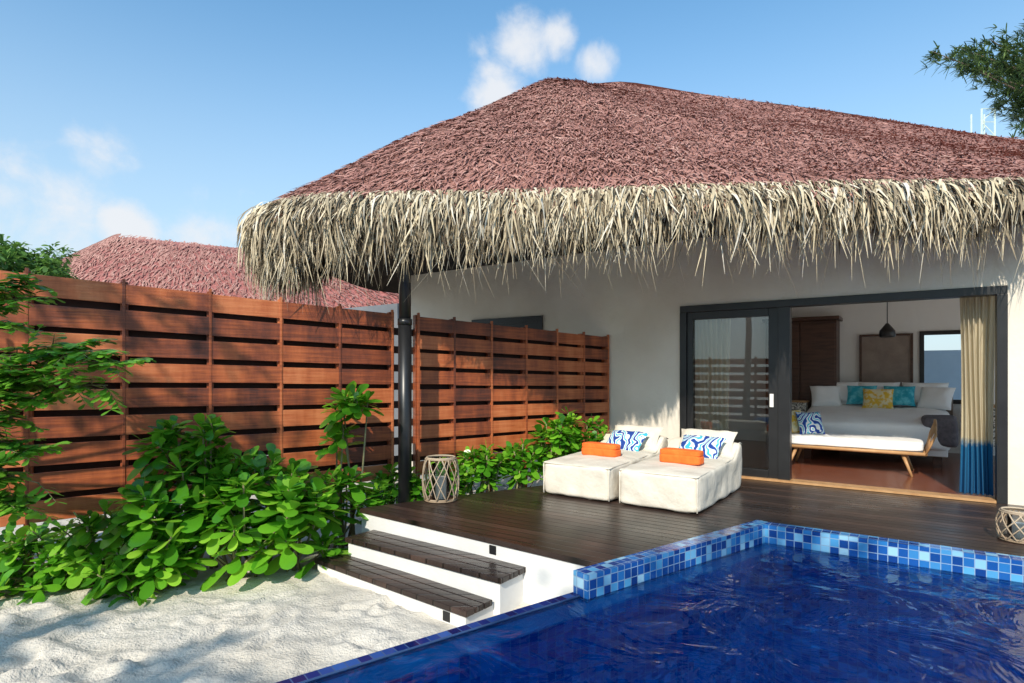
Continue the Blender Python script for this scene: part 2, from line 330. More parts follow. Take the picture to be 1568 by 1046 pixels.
# steps
steps=empty('entry_steps')
def step(zt,l,r,depth,nm):
    FL=Vector(P(l[0],l[1],zt)); FR=Vector(P(r[0],r[1],zt)); d=(FR-FL).normalized(); n=Vector((-d.y,d.x)); 
    if n.y<0:n=-n
    p=lambda a,b:(FL+d*a+n*b)
    Ln=(FR-FL).length
    m=MB(); m.prism([tuple(p(.025,.02)),tuple(p(Ln-.025,.02)),tuple(p(Ln-.025,depth+.25)),tuple(p(.025,depth+.25))],GZ-.1,zt-.047)
    m.obj('riser_'+nm,M_white,steps,bevel=.004)
    m=MB(); nb=3; bw=depth/nb
    for i in range(nb):
        m.prism([tuple(p(0,i*bw)),tuple(p(Ln,i*bw)),tuple(p(Ln,(i+1)*bw-.008)),tuple(p(0,(i+1)*bw-.008))],zt-.045,zt)
    m.obj('tread_'+nm,M_deck,steps,bevel=.005)
    return p,Ln
p1,L1=step(-.34,(481,855),(714,937),.30,'lower')
p2,L2=step(-.17,(528,823),(767,886),.36,'upper')
def lightbox(pfun,a,b,z,par):
    c=pfun(a,b); e=pfun(a+.075,b); e2=pfun(a+.075,b+.05); c2=pfun(a,b+.05)
    m=MB(); m.prism([tuple(c),tuple(e),tuple(e2),tuple(c2)],z,z+.075); m.obj('step_light',M_black,par,bevel=.003)
lightbox(p1,L1-.26,.014,-.475,steps)
q=lambda a,b: Vector(off(DL,a,b)); lightbox(q,(Vector(DR)-Vector(DL)).length-1.0,.006,-.135,steps)
# ---------------- fence
FS=Vector((-4.7,5.4)); FD=Vector((6.15,3.45))
fn=Vector((FD.y,-FD.x)).normalized()
def fs(px):
    r=(px-CX)/F; return (5.4*r+4.7)/(6.15-3.45*r)
fence=empty('wooden_slat_fence')
ztop=lambda s:2.39-.42*s
zbot=lambda s:-.025+.245*s
def fslat(m,s0,s1,f0,f1,o0,o1,jit=0):
    v=[]
    for s in (s0,s1):
        b=FS+FD*s; hz=ztop(s)-zbot(s)
        for (fr) in (f1,f0):
            z=zbot(s)+hz*fr+jit
            for o in (o0,o1): q=b+fn*o; v.append((q.x,q.y,z))
    m.add(v,[(1,5,7,3),(4,0,2,6),(3,7,6,2),(0,4,5,1),(0,1,3,2),(5,4,6,7)])
posts=[-220,-80,42,190,322,430,520,600]
rposts=[640,695,752,805,852,893,930]
mf=MB(); mbk=MB()
NS=9
for grp in (posts,rposts):
    for a,b in zip(grp[:-1],grp[1:]):
        sa,sb=fs(a),fs(b)
        for k in range(NS):
            lo=k/NS; hi=lo+.76/NS
            fslat(mf,sa+.0006,sb-.0006,hi,lo,random.uniform(-.004,.003),.028+random.uniform(-.003,.003),random.uniform(-.007,.007))
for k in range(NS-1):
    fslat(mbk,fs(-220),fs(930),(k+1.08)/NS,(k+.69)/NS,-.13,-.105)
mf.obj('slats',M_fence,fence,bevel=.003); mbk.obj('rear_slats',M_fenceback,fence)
mp_=MB()
for px in posts+rposts:
    s=fs(px); b=FS+FD*s; d=FD.normalized(); w=.032
    pl=[b+d*-w+fn*-.100,b+d*w+fn*-.100,b+d*w+fn*(-.006),b+d*-w+fn*(-.006)]
    mp_.prism([tuple(x) for x in pl],GZ-.1,ztop(s)-.03)
    w=.014; pl=[b+d*-w+fn*-.005,b+d*w+fn*-.005,b+d*w+fn*(.033),b+d*-w+fn*(.033)]
    mp_.prism([tuple(x) for x in pl],zbot(s)-.03,ztop(s)-.006)
mp_.obj('fence_posts',M_fence,fence,bevel=.004)
f2=empty('wooden_slat_fence'); m=MB(); m2=MB()
for x in np.arange(-16,9,1.6):
    for k in range(8): m.box(x+.01,x+1.59,-5.6,-5.57,-.35+k*.29,-.35+k*.29+.2)
    m2.box(x-.04,x+.04,-5.69,-5.605,GZ,1.95)
m.obj('slats',M_fence,f2,villa=True); m2.obj('fence_posts',M_fence,f2,villa=True)
# ---------------- villa
villa=empty('thatched_villa')
FY=8.126
wt=.22
boxes('facade_wall',[(-8.1,-2.77,FY,FY+wt,GZ,3.25),(-2.77,.755,FY,FY+wt,2.32,3.25),(.755,2.4,FY,FY+wt,GZ,3.25)],M_wall,villa)
boxes('shaded_wall_end',[(-10.6,-8.103,FY+.05,FY+wt,GZ,2.75)],M_shadewall,villa)  # left end of the facade wall, its shade painted as dark grey
RX0,RX1,RY1=-3.4,2.2,12.6
boxes('room_walls',[(RX0-.2,RX0,FY+wt,RY1,0,3.0),(RX0-.2,.04,RY1,RY1+.2,0,3.0),(.77,RX1+.2,RY1,RY1+.2,0,3.0),(.04,.77,RY1,RY1+.2,0,.9),(.04,.77,RY1,RY1+.2,2.08,3.0),
   (RX1,RX1+.2,12.3,RY1,0,3.0),(RX1,RX1+.2,FY+wt,12.3,2.9,3.0)],M_iwall,villa)  # right wall left open out of view, added to let light into the room
boxes('room_ceiling',[(RX0-.2,RX1+.2,FY+wt,RY1+.2,3.003,3.06)],M_ceil,villa)
boxes('room_floor',[(RX0-.2,RX1+.2,FY+.03,RY1+.2,-.2,.012)],M_floor,villa)
boxes('light_bounce_slab',[(RX1+.21,9,FY+wt-3,RY1+2,-.4,-.06)],M_white,villa)  # unseen white slab, added to bounce light through the side opening
fw=.09; fy0,fy1=FY-.03,FY+.14
boxes('door_frame',[(-2.77,.755,fy0,fy1,2.32-fw,2.322),(-2.772,-2.77+fw,fy0,fy1,.0,2.32-fw),(.755-fw,.757,fy0,fy1,0,2.32-fw)],M_black,villa,bevel=.004)
boxes('sliding_door_frame',[(-1.50,-1.36,fy0+.02,fy1-.01,.02,2.23),(-1.62,-1.502,fy0+.05,fy1-.03,.02,2.23),(-2.68,-2.60,fy0+.04,fy1-.02,.02,2.23),(-2.60,-1.62,fy0+.04,fy1-.02,2.13,2.23),(-2.60,-1.62,fy0+.04,fy1-.02,.02,.13)],M_black,villa,bevel=.003)
boxes('door_glass',[(-2.60,-1.62,FY+.05,FY+.06,.13,2.13)],M_glass,villa)
boxes('door_handle',[(-1.60,-1.555,FY-.01,FY+.0185,.95,1.12)],M_iwall,villa,bevel=.003)
boxes('door_sill',[(-2.67,.66,fy0-.03,fy1,.004,.03)],M_tan,villa)
boxes('rear_window_frame',[(.0,.81,RY1-.03,RY1+.05,2.05,2.12),(.0,.81,RY1-.03,RY1+.05,.86,.93),(-.02,.05,RY1-.031,RY1+.051,.86,2.12),(.76,.83,RY1-.031,RY1+.051,.86,2.12)],M_black,villa,bevel=.003)
boxes('garden_window',[(-6.5,-5.04,FY-.03,FY+.02,2.22,2.32),(-6.5,-6.4,FY-.03,FY+.02,.9,2.22),(-5.14,-5.04,FY-.03,FY+.02,.9,2.22),(-6.4,-5.14,FY-.01,FY-.004,.9,2.22)],M_black,villa)
M_bluew=pm('pale_blue_wall',[(.3,(.50,.62,.74)),(.7,(.56,.68,.8))],rough=.8)
boxes('garden_wall',[(-1,5,16.6,16.8,GZ,1.9)],M_bluew,None)
ward=empty('wooden_wardrobe')
boxes('carcass',[(-2.45,-1.25,RY1-.55,RY1-.01,.012,2.35)],M_dkwood,ward,bevel=.01)
boxes('doors',[(-2.43,-1.86,RY1-.575,RY1-.552,.1,2.3),(-1.84,-1.27,RY1-.575,RY1-.552,.1,2.3)],M_dkwood,ward,bevel=.008)
boxes('crown_moulding',[(-2.5,-1.2,RY1-.6,RY1-.01,2.352,2.42)],M_dkwood,ward,bevel=.01)
ms=empty('wall_mirror_panel')
boxes('panel',[(-.89,-.15,RY1-.04,RY1-.01,1.0,2.05)],M_taupe,ms)
boxes('panel_frame',[(-.93,-.89,RY1-.06,RY1-.01,.96,2.09),(-.15,-.11,RY1-.06,RY1-.01,.96,2.09),(-.888,-.152,RY1-.06,RY1-.01,2.052,2.09),(-.888,-.152,RY1-.06,RY1-.01,.96,.998)],M_dkwood,ms)
pl=empty('pendant_lamp')
m=MB(); bx,by=-.45,11.4
m.tube([(bx,by,3.0),(bx,by,2.2)],.008)
prof=[(2.2,.02),(2.16,.05),(2.08,.11),(2.0,.12),(1.97,.10)]
m.tube([(bx,by,z) for z,r in prof],[r for z,r in prof],16)
m.obj('lamp_body',M_black,pl,villa=True,smooth=True)
def softbox(name,c,size,p=6,mat=None,parent=None,rot=None,hfun=None,amp=.015,fr=3,villa=True,n=16):
    vs=[];fs_=[];ix={}
    def vid(a,b,cc):
        k=(a,b,cc)
        if k not in ix: ix[k]=len(vs); vs.append(Vector((a/n*2-1,b/n*2-1,cc/n*2-1)))
        return ix[k]
    for i in range(n):
        for j in range(n):
            for ax in range(3):
                for s in (0,n):
                    q=[]
                    for (u,v) in ((i,j),(i+1,j),(i+1,j+1),(i,j+1)):
                        k=[0,0,0]; k[ax]=s; k[(ax+1)%3]=u; k[(ax+2)%3]=v; q.append(vid(*k))
                    if s==0: q=q[::-1]
                    fs_.append(q)
    R=rot or Matrix.Identity(3); out=[]
    for v in vs:
        L=(abs(v.x)**p+abs(v.y)**p+abs(v.z)**p)**(1/p); w=v/L
        q=Vector((w.x*size[0]/2,w.y*size[1]/2,w.z*size[2]/2))
        if hfun: q.z=hfun(w,q)
        nz=Vector((c[0]*3,c[1]*3,0))
        q+=Vector((mn.noise(q*fr+nz),mn.noise(q*fr+nz+Vector((7,0,0))),mn.noise(q*fr+nz+Vector((0,9,0)))))*amp
        out.append(R@q+Vector(c))
    return mobj(name,out,fs_,mat,parent,True,villa)
def pillow(name,c,size,th,mat,parent,rot,villa=True,n=14):
    vs=[];f=[]
    for s in (1,-1):
        b=len(vs)
        for i in range(n+1):
            for j in range(n+1):
                u=i/n*2-1;v=j/n*2-1
                z=s*th/2*max(0,(1-u**4)*(1-v**4))**.5
                q=Vector((u*size[0]/2*(1-.08*(1-v*v)*abs(u)),v*size[1]/2*(1-.08*(1-u*u)*abs(v)),z))
                q.z+=.012*mn.noise(q*9+Vector(c))
                vs.append(rot@q+Vector(c))
        for i in range(n):
            for j in range(n):
                a=b+i*(n+1)+j; fc=(a,a+n+1,a+n+2,a+1); f.append(fc if s==1 else fc[::-1])
    return mobj(name,vs,f,mat,parent,True,villa)
RX=lambda d:Matrix.Rotation(math.radians(d),3,'X'); RZ=lambda d:Matrix.Rotation(math.radians(d),3,'Z')
# ---------------- bed
bed=empty('double_bed')
boxes('bed_base',[(-1.6,.32,10.45,12.4,.18,.40)],M_linen,bed,bevel=.01)
boxes('bed_legs',[(-1.55,-1.45,10.5,10.6,.012,.18),(.15,.25,10.5,10.6,.012,.18)],M_dkwood,bed)
softbox('duvet',(-.64,11.4,.55),(2.02,2.1,.42),p=8,mat=M_linen,parent=bed,amp=.03,fr=2.5,
        hfun=lambda w,q: q.z+.10*(q.y/1.05))
softbox('throw',(.22,10.75,.545),(.42,.75,.42),p=9,mat=M_blanket,parent=bed,amp=.02)
for x in (-1.2,-.62,.06):
    pillow('pillow',(x,12.12,1.02),(.66,.46,.2),.22,M_linen,bed,RX(65))
for x,mt in [(-.85,M_teal),(-.30,M_teal),(-.6,M_yellow)]:
    pillow('cushion',(x,11.93 if mt is M_teal else 11.76,1.0 if mt is M_teal else .95),(.46,.38,.2),.14,mt,bed,RX(62))
pillow('pillow',(.2,11.9,.97),(.5,.42,.2),.2,M_linen,bed,RZ(-20)@RX(60)); pillow('pillow',(-1.4,11.9,.97),(.5,.42,.2),.2,M_linen,bed,RZ(15)@RX(60))
boxes('headboard',[(-1.7,.45,12.44,12.5,.3,1.12)],M_taupe,bed,bevel=.02)
M_bone=pm('bone_inlay',[(.45,(.12,.1,.08)),(.52,(.75,.7,.62))],scale=30,rough=.5)
for i,x in enumerate((-2.2,.62)):
    e=empty('bedside_table')
    boxes('cabinet',[(x-.0,x+.5,11.7,12.0 if x<0 else 12.3,.25,.85)],M_bone,e,bevel=.01)
    boxes('top',[(x-.02,x+.52,11.68,12.02 if x<0 else 12.32,.852,.88)],M_tan,e,bevel=.005)
    boxes('table_legs',[(x+.02,x+.06,11.72,11.76,.012,.25),(x+.44,x+.48,11.72,11.76,.012,.25)],M_tan,e)
# ---------------- bench
be=empty('rattan_bench')
m=MB()
bx0,bx1,by0,by1=-1.75,.05,9.42,10.1
for x,sx in ((bx0+.25,-.08),(bx1-.25,.08)):
    for y,sy in ((by0+.06,-.05),(by1-.06,.05)): m.tube([(x,y,.30),(x+sx*1.3,y+sy,.012)],[.026,.016],8)
for y in (by0,by1): m.tube([(bx0,y,.32),(bx1,y,.32)],.025,8)
for x in (bx0,bx1): m.tube([(x,by0,.32),(x,by1,.32)],.025,8)
for k in range(9):
    t=k/8; y=by0+(by1-by0)*t
    hh=.58+.17*math.sin(math.pi*min(1,t*1.0)*.9)
    m.tube([(bx1,y,.32),(bx1+.05,y,.32+(hh-.32)*.6),(bx1+.11,y,hh)],.008,5)
m.tube([(bx1,by0,.32)]+[(bx1+.11,by0+(by1-by0)*t/8,.58+.17*math.sin(math.pi*t/8*.9)) for t in range(9)]+[(bx1,by1,.32)],.018,7)
m.obj('bench_frame',M_tan,be,villa=True,smooth=True)
softbox('seat_cushion',((bx0+bx1)/2,(by0+by1)/2,.405),(bx1-bx0-.04,by1-by0-.02,.14),p=8,mat=M_linen,parent=be,amp=.008)
pillow('print_cushion',(-1.36,9.78,.64),(.4,.36,.2),.14,M_print,be,RZ(40)@RX(68))
pillow('yellow_cushion',(-1.60,9.8,.65),(.4,.38,.2),.14,M_yellow,be,RZ(50)@RX(68))
# ---------------- curtains
def curtain(name,x0,x1,y,z0,z1,mat,waves,amp=.04,parent=None):
    vs=[];f=[];n=waves*10;k=14
    for j in range(k+1):
        z=z0+(z1-z0)*j/k
        for i in range(n+1):
            t=i/n; x=x0+(x1-x0)*t+.02*math.sin(3*j/k+t*4)
            vs.append((x,y+amp*math.sin(t*waves*2*math.pi)+.02*mn.noise(Vector((x*4,z*2,0))),z))
    for j in range(k):
        for i in range(n):
            a=j*(n+1)+i; f.append((a,a+1,a+n+2,a+n+1))
    return mobj(name,vs,f,mat,parent,True,True)
cu=empty('window_curtain'); curtain('curtain_cloth',.36,.68,FY+.30,.03,2.3,M_curt,6,parent=cu)
cu=empty('window_curtain'); curtain('curtain_cloth',-2.66,-2.15,FY+.22,.03,2.3,M_curt2,8,parent=cu)
# ---------------- roof
E=[(10.4,15.5),(9.6,15.6),(4,15.7),(1.5,15.4),(-.8,13.8),(-2.2,11.6),(-2.8,9.6),(-3.05,8.2),(-3.05,7.3),(-2.88,6.75),(-2.42,6.40),(-1.5,6.3),(-.58,6.26),(.59,6.15),(1.44,6.02),(2.77,5.98),(4.01,5.86),(4.97,5.7),(6.4,5.5),(8,5.45),(10.4,5.45)]
pk=(1.22,10.9,6.98)
R=[(10.4,11,5.66),(9.6,11,5.76),(4.0,11,6.55)]+[pk]*11+[(2.4,11,6.76),(4.0,11,6.55),(6.3,11,6.18),(9.6,11,5.76),(9.9,11,5.72),(10.2,11,5.69),(10.4,11,5.66)]
E=np.array(E,float); R=np.array(R,float)
EZ=3.27
def cat(arr,u):
    n=len(arr)-1; u=np.clip(u,0,n-1e-6); i=u.astype(int); t=(u-i)[:,None]
    p0=arr[np.maximum(i-1,0)];p1=arr[i];p2=arr[i+1];p3=arr[np.minimum(i+2,n)]
    return .5*((2*p1)+(-p0+p2)*t+(2*p0-5*p1+4*p2-p3)*t*t+(-p0+3*p1-3*p2+p3)*t**3)
def lin(arr,u):
    n=len(arr)-1; u=np.clip(u,0,n-1e-6); i=u.astype(int); t=(u-i)[:,None]; return arr[i]*(1-t)+arr[i+1]*t
def roofp(u,t):
    e=cat(E,u); r=lin(R,u)
    e3=np.concatenate([e,np.full((len(u),1),EZ)],1)
    tt=t[:,None]; p=e3*(1-tt)+r*tt
    p[:,2]+=.03*np.sin(np.pi*np.clip(t,0,1)**.8)
    p[:,2]-=.12*np.exp(-t/.02)
    d=np.hypot(p[:,0]-pk[0],p[:,1]-pk[1]); p[:,2]-=.24*np.exp(-(d/.6)**2)
    p[:,2]+=.05*np.sin(p[:,0]*1.1+p[:,1]*.7)*np.sin(p[:,1]*1.3+1)
    return p
nu,ntt=200,50
uu=np.linspace(0,len(E)-1,nu); tv=np.linspace(0,1,ntt)**1.1
U,Tt=np.meshgrid(uu,tv); pts=roofp(U.ravel(),Tt.ravel())
fcs=[(j*nu+i,j*nu+i+1,(j+1)*nu+i+1,(j+1)*nu+i) for j in range(ntt-1) for i in range(nu-1)]
mobj('roof_thatch',pts,fcs,M_roof,villa,True)
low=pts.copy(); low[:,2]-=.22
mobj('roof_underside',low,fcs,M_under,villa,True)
N=42000
u=rng.uniform(7,19.0,N); t=rng.uniform(0.0,1.0,N)
keep=rng.uniform(0,1,N)<np.where((u<13)&(t>.3),(1.15-t),1); u=u[keep];t=t[keep];N=len(u)
p=roofp(u,t); p2=roofp(u,np.clip(t+.02,0,1.02)); down=norm(p-p2)
pu=roofp(u+.02,t); side=norm(pu-p); nrm=norm(np.cross(side,-down)); nrm*=np.sign(nrm[:,2:3]+1e-6)
ang=rng.normal(0,.42,N)[:,None]; dirv=norm(down*np.cos(ang)+side*np.sin(ang)); sd=norm(np.cross(nrm,dirv))
Ln=rng.uniform(.10,.28,N)[:,None]
lift=rng.uniform(.005,.05,N)[:,None]
st=p+nrm*.012+rng.normal(0,.006,(N,3))
paths=np.stack([st,st+dirv*Ln*.5+nrm*lift*.8,st+dirv*Ln+nrm*lift*.9],1)
wd=rng.uniform(.008,.028,N)[:,None]*np.array([[1,.9,.15]])
sd=norm(sd+nrm*rng.normal(0,.25,(N,1)))
ribbons('roof_thatch_tufts',paths,wd,sd,M_tuft,villa)
def fringe(name,N,mat,inn,lenr,u0=6.5,u1=19.2,wr=(.012,.034),spread=.30,cl_=.16):
    u=rng.uniform(u0,u1,N)
    e=cat(E,u); e2=cat(E,u+.02); tan=norm(np.concatenate([e2-e,np.zeros((N,1))],1))
    out=np.stack([tan[:,1],-tan[:,0],np.zeros(N)],1)
    c=np.array([3.0,10.0]); flip=np.sign((e[:,0]-c[0])*out[:,0]+(e[:,1]-c[1])*out[:,1]); out*=flip[:,None]
    up=np.array([[0,0,1.]])
    clump=np.array([.8*mn.noise(Vector((a[0]*2.2,a[1]*2.2,1)))+1.6*mn.noise(Vector((a[0]*11,a[1]*11,4))) for a in e])
    L=(rng.uniform(lenr[0],lenr[1],N)+cl_*clump)*np.where(u<12,1.0+.30*np.clip((12-u)/2,0,1),1.0)
    L=np.clip(L,.15,1.2)[:,None]
    st=np.concatenate([e,np.full((N,1),EZ-.03)],1)+up*rng.uniform(-.10,.07,N)[:,None]+out*rng.uniform(-.20,.03,N)[:,None]-out*inn
    sp=rng.uniform(.0,spread,N)[:,None]; ta=tan*(rng.normal(0,.14,N)+.10*np.sin(e[:,0]*9))[:,None]
    ta2=tan*rng.normal(0,.14,N)[:,None]
    K=[0,.2,.45,.72,1.0]; ps=[]
    for k in K:
        o=sp*(1-(1-k)**2.2); dz=-(k**1.35)*L
        ps.append(st+out*o+up*dz+ta*k*L*1.3+ta2*k*k*L)
    paths=np.stack(ps,1)
    wd=rng.uniform(wr[0],wr[1],N)[:,None]*np.array([[.8,1,1,.6,.1]])
    th=rng.uniform(-1.1,1.1,N)[:,None]; sd=norm(tan*np.cos(th)+out*np.sin(th))
    return ribbons(name,paths,wd,sd,mat,villa)
fringe('thatch_fringe',9000,M_straw,0.0,(.18,.48),spread=.24)
fringe('thatch_fringe_tips',1800,M_straw,0.05,(.40,.74),wr=(.014,.038),spread=.18,cl_=.12)
fringe('thatch_fringe_long_tips',260,M_straw,0.05,(.72,.98),wr=(.008,.014),spread=.16)
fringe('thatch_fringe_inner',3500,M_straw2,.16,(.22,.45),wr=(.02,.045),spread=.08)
N=6000
u=rng.uniform(6.8,19.2,N); e=cat(E,u); e2=cat(E,u+.02); tan=norm(np.concatenate([e2-e,np.zeros((N,1))],1)); out=np.stack([tan[:,1],-tan[:,0],np.zeros(N)],1)
out*=np.sign((e[:,0]-3)*out[:,0]+(e[:,1]-10)*out[:,1])[:,None]
p=roofp(u,rng.uniform(0,.035,N)); a=rng.normal(0,.75,N)[:,None]; d=norm(out*np.cos(a)+tan*np.sin(a)+np.array([[0,0,-.5]]))
Ln=rng.uniform(.12,.34,N)[:,None]; z=np.array([[0,0,1.]])
paths=np.stack([p+z*.02,p+d*Ln*.5+z*.03,p+d*Ln+z*rng.uniform(-.14,.03,N)[:,None]],1)
ribbons('eave_straw_cap',paths,rng.uniform(.010,.026,N)[:,None]*np.array([[1,1,.2]]),norm(tan+z*rng.normal(0,.5,(N,1))),M_straw,villa)
m=MB()
for i in range(8,19): 
    a=E[i]; b=E[i+1]; c0=np.array([3,10.]); 
    f=lambda q:(q[0]+(c0[0]-q[0])*.10,q[1]+(c0[1]-q[1])*.10,2.98)
    m.tube([f(a),f(b)],.06,8)
for i in np.arange(8,18,.5):
    a=cat(E,np.array([i]))[0]; b=lin(R,np.array([i]))[0]
    m.tube([(a[0]*.97+b[0]*.03,a[1]*.97+b[1]*.03,EZ-.2),(a[0]*.55+b[0]*.45,a[1]*.55+b[1]*.45,EZ+(b[2]-EZ)*.45-.28)],.045,6)
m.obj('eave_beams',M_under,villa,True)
m=MB(); pp=W(620,700,6.85)
m.tube([(pp[0],pp[1],GZ-.1),(pp[0],pp[1],0.6),(pp[0],pp[1],1.98)],.078,20); m.tube([(pp[0],pp[1],2.0),(pp[0],pp[1],3.2)],.07,20); m.tube([(pp[0],pp[1],1.95),(pp[0],pp[1],2.02)],.085,20)
m.obj('support_post',M_black,villa,True)
# ---------------- neighbour roof
nb=empty('neighbour_villa')
M_roof2=pm('red_thatch_far',[(.3,(.30,.09,.08)),(.7,(.46,.18,.16))],scale=5,rough=.95,bump=1,bscale=9,bdist=.15)
def nproof():
    Y0=24
    pkL=Vector(W(195,352,Y0)); pkR=Vector(W(520,395,Y0)); ez=3.1
    vs=[];f=[]; eave=[]
    for k in range(25):
        a=math.radians(90+180*k/24); eave.append((Vector((pkL.x+5.2*math.cos(a),pkL.y+5.2*math.sin(a),ez)),pkL))
    eave.append((Vector((pkR.x+6,pkR.y-5.2,ez)),pkR))
    eave=[(Vector((pkR.x+6,pkR.y+5.2,ez)),pkR)]+eave
    K=14
    for e,r in eave:
        for j in range(K+1):
            t=j/K; q=e.lerp(r,t); q.z+=.2*math.sin(math.pi*t**.8)
            d=(q-pkL).length; q.z-=.30*math.exp(-(d/.9)**2); vs.append(q)
    for i in range(len(eave)-1):
        for j in range(K):
            a=i*(K+1)+j; f.append((a,a+K+1,a+K+2,a+1))
    mobj('neighbour_roof_thatch',vs,f,M_roof2,nb,True)
    n=9000; a=rng.uniform(math.radians(150),math.radians(272),n); t=rng.uniform(0,.93,n)
    pk_=np.array(tuple(pkL)); pr=np.array(tuple(pkR))
    ex=pkL.x+5.2*np.cos(a); ey=pkL.y+5.2*np.sin(a)
    e3=np.stack([ex,ey,np.full(n,ez)],1); rr=np.repeat(pk_[None],n,0)
    half=rng.uniform(0,1,n)<.5; s=rng.uniform(0,1,n)[:,None]
    ef=np.array([[pkL.x,pkL.y-5.2,ez]])*(1-s)+np.array([[pkR.x+6,pkR.y-5.2,ez]])*s; rf=pk_[None]*(1-s)+pr[None]*s
    e3=np.where(half[:,None],ef,e3); rr=np.where(half[:,None],rf,rr)
    q=e3*(1-t[:,None])+rr*t[:,None]; q[:,2]+=.2*np.sin(np.pi*t**.8)+.02
    dv=norm(e3-rr); sd_=norm(np.cross(dv,np.array([[0,0,1.]]))); dv=norm(dv+sd_*rng.normal(0,.3,(n,1)))
    Ls=rng.uniform(.25,.5,n)[:,None]
    ribbons('neighbour_roof_tufts',np.stack([q,q+dv*Ls*.5+np.array([[0,0,.03]]),q+dv*Ls+np.array([[0,0,.02]])],1),rng.uniform(.03,.06,n)[:,None]*np.array([[1,1,.2]]),sd_,M_tuft,nb)
    m=MB(); m.box(pkL.x-4.2,pkR.x+5,pkL.y-4,pkL.y+4,GZ,2.3); m.obj('neighbour_walls',M_wall,nb)
nproof()
# ---------------- daybeds
def daybed(xc,y0,y1,w,tw,pw):
    e=empty('outdoor_daybed')
    L=y1-y0
    def topz(s): return .375+.03*s+.15*max(0,min(1,(s-.76)/.14))*(1 if s<.94 else 1-.2*(s-.94)/.06)
    def hfun(wv,q):
        s=(q.y+L/2)/L
        zz=(wv.z+1)/2
        crown=.022*(1-(q.x/(w/2))**2)*(1-((s-.5)*2)**4) if wv.z>0 else 0
        return zz*(topz(s)+crown)
    def bul(o):
        for v in o.data.vertices:
            c=v.co
            if c.z<.012: c.z=.004
    o=softbox('lounger_body',(xc,(y0+y1)/2,.005),(w,L,.4),p=14,mat=M_fabric,parent=e,hfun=hfun,amp=.016,fr=4.5,n=36); bul(o)
    m=MB()
    for s in (-1,1):
        m.tube([(xc+s*(w/2-.022),y0+.03+(L-.06)*t/24,.005+topz(.016+.968*t/24)-.012) for t in range(25)],.008,6)
        m.tube([(xc+s*(w/2-.022),y0+.022,.02+.335*t/6) for t in range(7)],.008,6)
    m.tube([(xc-w/2+.02+(w-.04)*t/10,y0+.022,.366) for t in range(11)],.008,6)
    m.obj('seam_piping',M_fabric,e,True,True)
    pillow('head_cushion',(xc+.05,y1-.27,.54),(w*.8,.38,.2),.18,M_fabric,e,RX(48))
    pillow('print_cushion',(xc+pw,y1-.52,.51),(.54,.36,.2),.15,M_print,e,RZ(-8)@RX(40))
    softbox('folded_towel',(xc+tw,y0+.62,.455),(.46,.19,.10),p=7,mat=M_orange,parent=e,rot=RZ(-3),amp=.005,n=10)
    softbox('towel_fold',(xc+tw,y0+.62,.525),(.455,.17,.065),p=7,mat=M_orange,parent=e,rot=RZ(-3),amp=.005,n=10)
daybed(-3.14,5.72,7.55,.86,.02,.02)
daybed(-2.20,5.72,7.50,.86,.05,.05)
# ---------------- lanterns
def lantern(x,y,h,r,z=0.0):
    e=empty('rattan_lantern')
    m=MB(); prof=lambda t:r*(.78+.22*math.sin(math.pi*(t*.85+.1))**.8)
    nst=11
    for sgn in (1,-1):
        for k in range(nst):
            a0=2*math.pi*k/nst+rng.uniform(-.1,.1); tw=sgn*rng.uniform(.6,1.4)
            m.tube([(x+prof(t/10)*math.cos(a0+tw*t/10),y+prof(t/10)*math.sin(a0+tw*t/10),z+.01+(h-.02)*t/10) for t in range(11)],.006,5)
    for t in (0,1):
        for dr in (0,.012):
            m.tube([(x+(prof(t)-dr)*math.cos(a/12*math.pi),y+(prof(t)-dr)*math.sin(a/12*math.pi),z+.012+(h-.024)*t+dr) for a in range(25)],.009,5)
    m.obj('rattan_cage',M_grattan,e,True)
    m=MB(); m.tube([(x,y,z+.005),(x,y,z+.02)],r*.68,24); m.obj('lantern_base',M_dkwood,e)
    vs=[]
    for k in range(24):
        a=2*math.pi*k/24
        for zz in (z+.022,z+h*.85): vs.append((x+r*.5*math.cos(a),y+r*.5*math.sin(a),zz))
    f=[(2*k,2*((k+1)%24),2*((k+1)%24)+1,2*k+1) for k in range(24)]
    mobj('glass_cylinder',vs,f,M_glass,e,True)
    m=MB(); m.tube([(x,y,z+.021),(x,y,z+.021+h*.5)],r*.3,20); m.obj('candle',M_candle,e)
    m=MB(); m.tube([(x,y,z+h*.54),(x,y,z+h*.58)],.003,5); m.obj('wick',M_black,e)
lx,ly=P(675,766,0); lantern(lx,ly,.47,.20)
lx,ly=P(1560,828,0); lantern(lx,ly,.25,.15)
# ---------------- shrubs
def leaves(name,bases,dirs,lens,wid,mat,parent,droop=.25,prof=(.18,.55,.95,1.0,.45)):
    N=len(bases); z=np.array([[0,0,1.]])
    sd=norm(np.cross(dirs,z)+rng.normal(0,.15,(N,3)))
    K=[0,.3,.6,.85,1.0]; ps=[]
    for k in K: ps.append(bases+dirs*lens[:,None]*k-z*(droop*lens[:,None]*k*k))
    return ribbons(name,np.stack(ps,1),wid[:,None]*np.array([prof]),sd,mat,parent,True)
def leaves7(name,bases,dirs,lens,wid,mat,parent,droop=.25):
    # rounder obovate leaf outline
    N=len(bases); z=np.array([[0,0,1.]])
    sd=norm(np.cross(dirs,z)+rng.normal(0,.15,(N,3)))
    K=[0,.25,.5,.72,.88,.96,1.0]; pr=(.12,.36,.78,1.0,.86,.55,.18); ps=[]
    for k in K: ps.append(bases+dirs*lens[:,None]*k-z*(droop*lens[:,None]*k*k))
    return ribbons(name,np.stack(ps,1),wid[:,None]*np.array([pr]),sd,mat,parent,True)
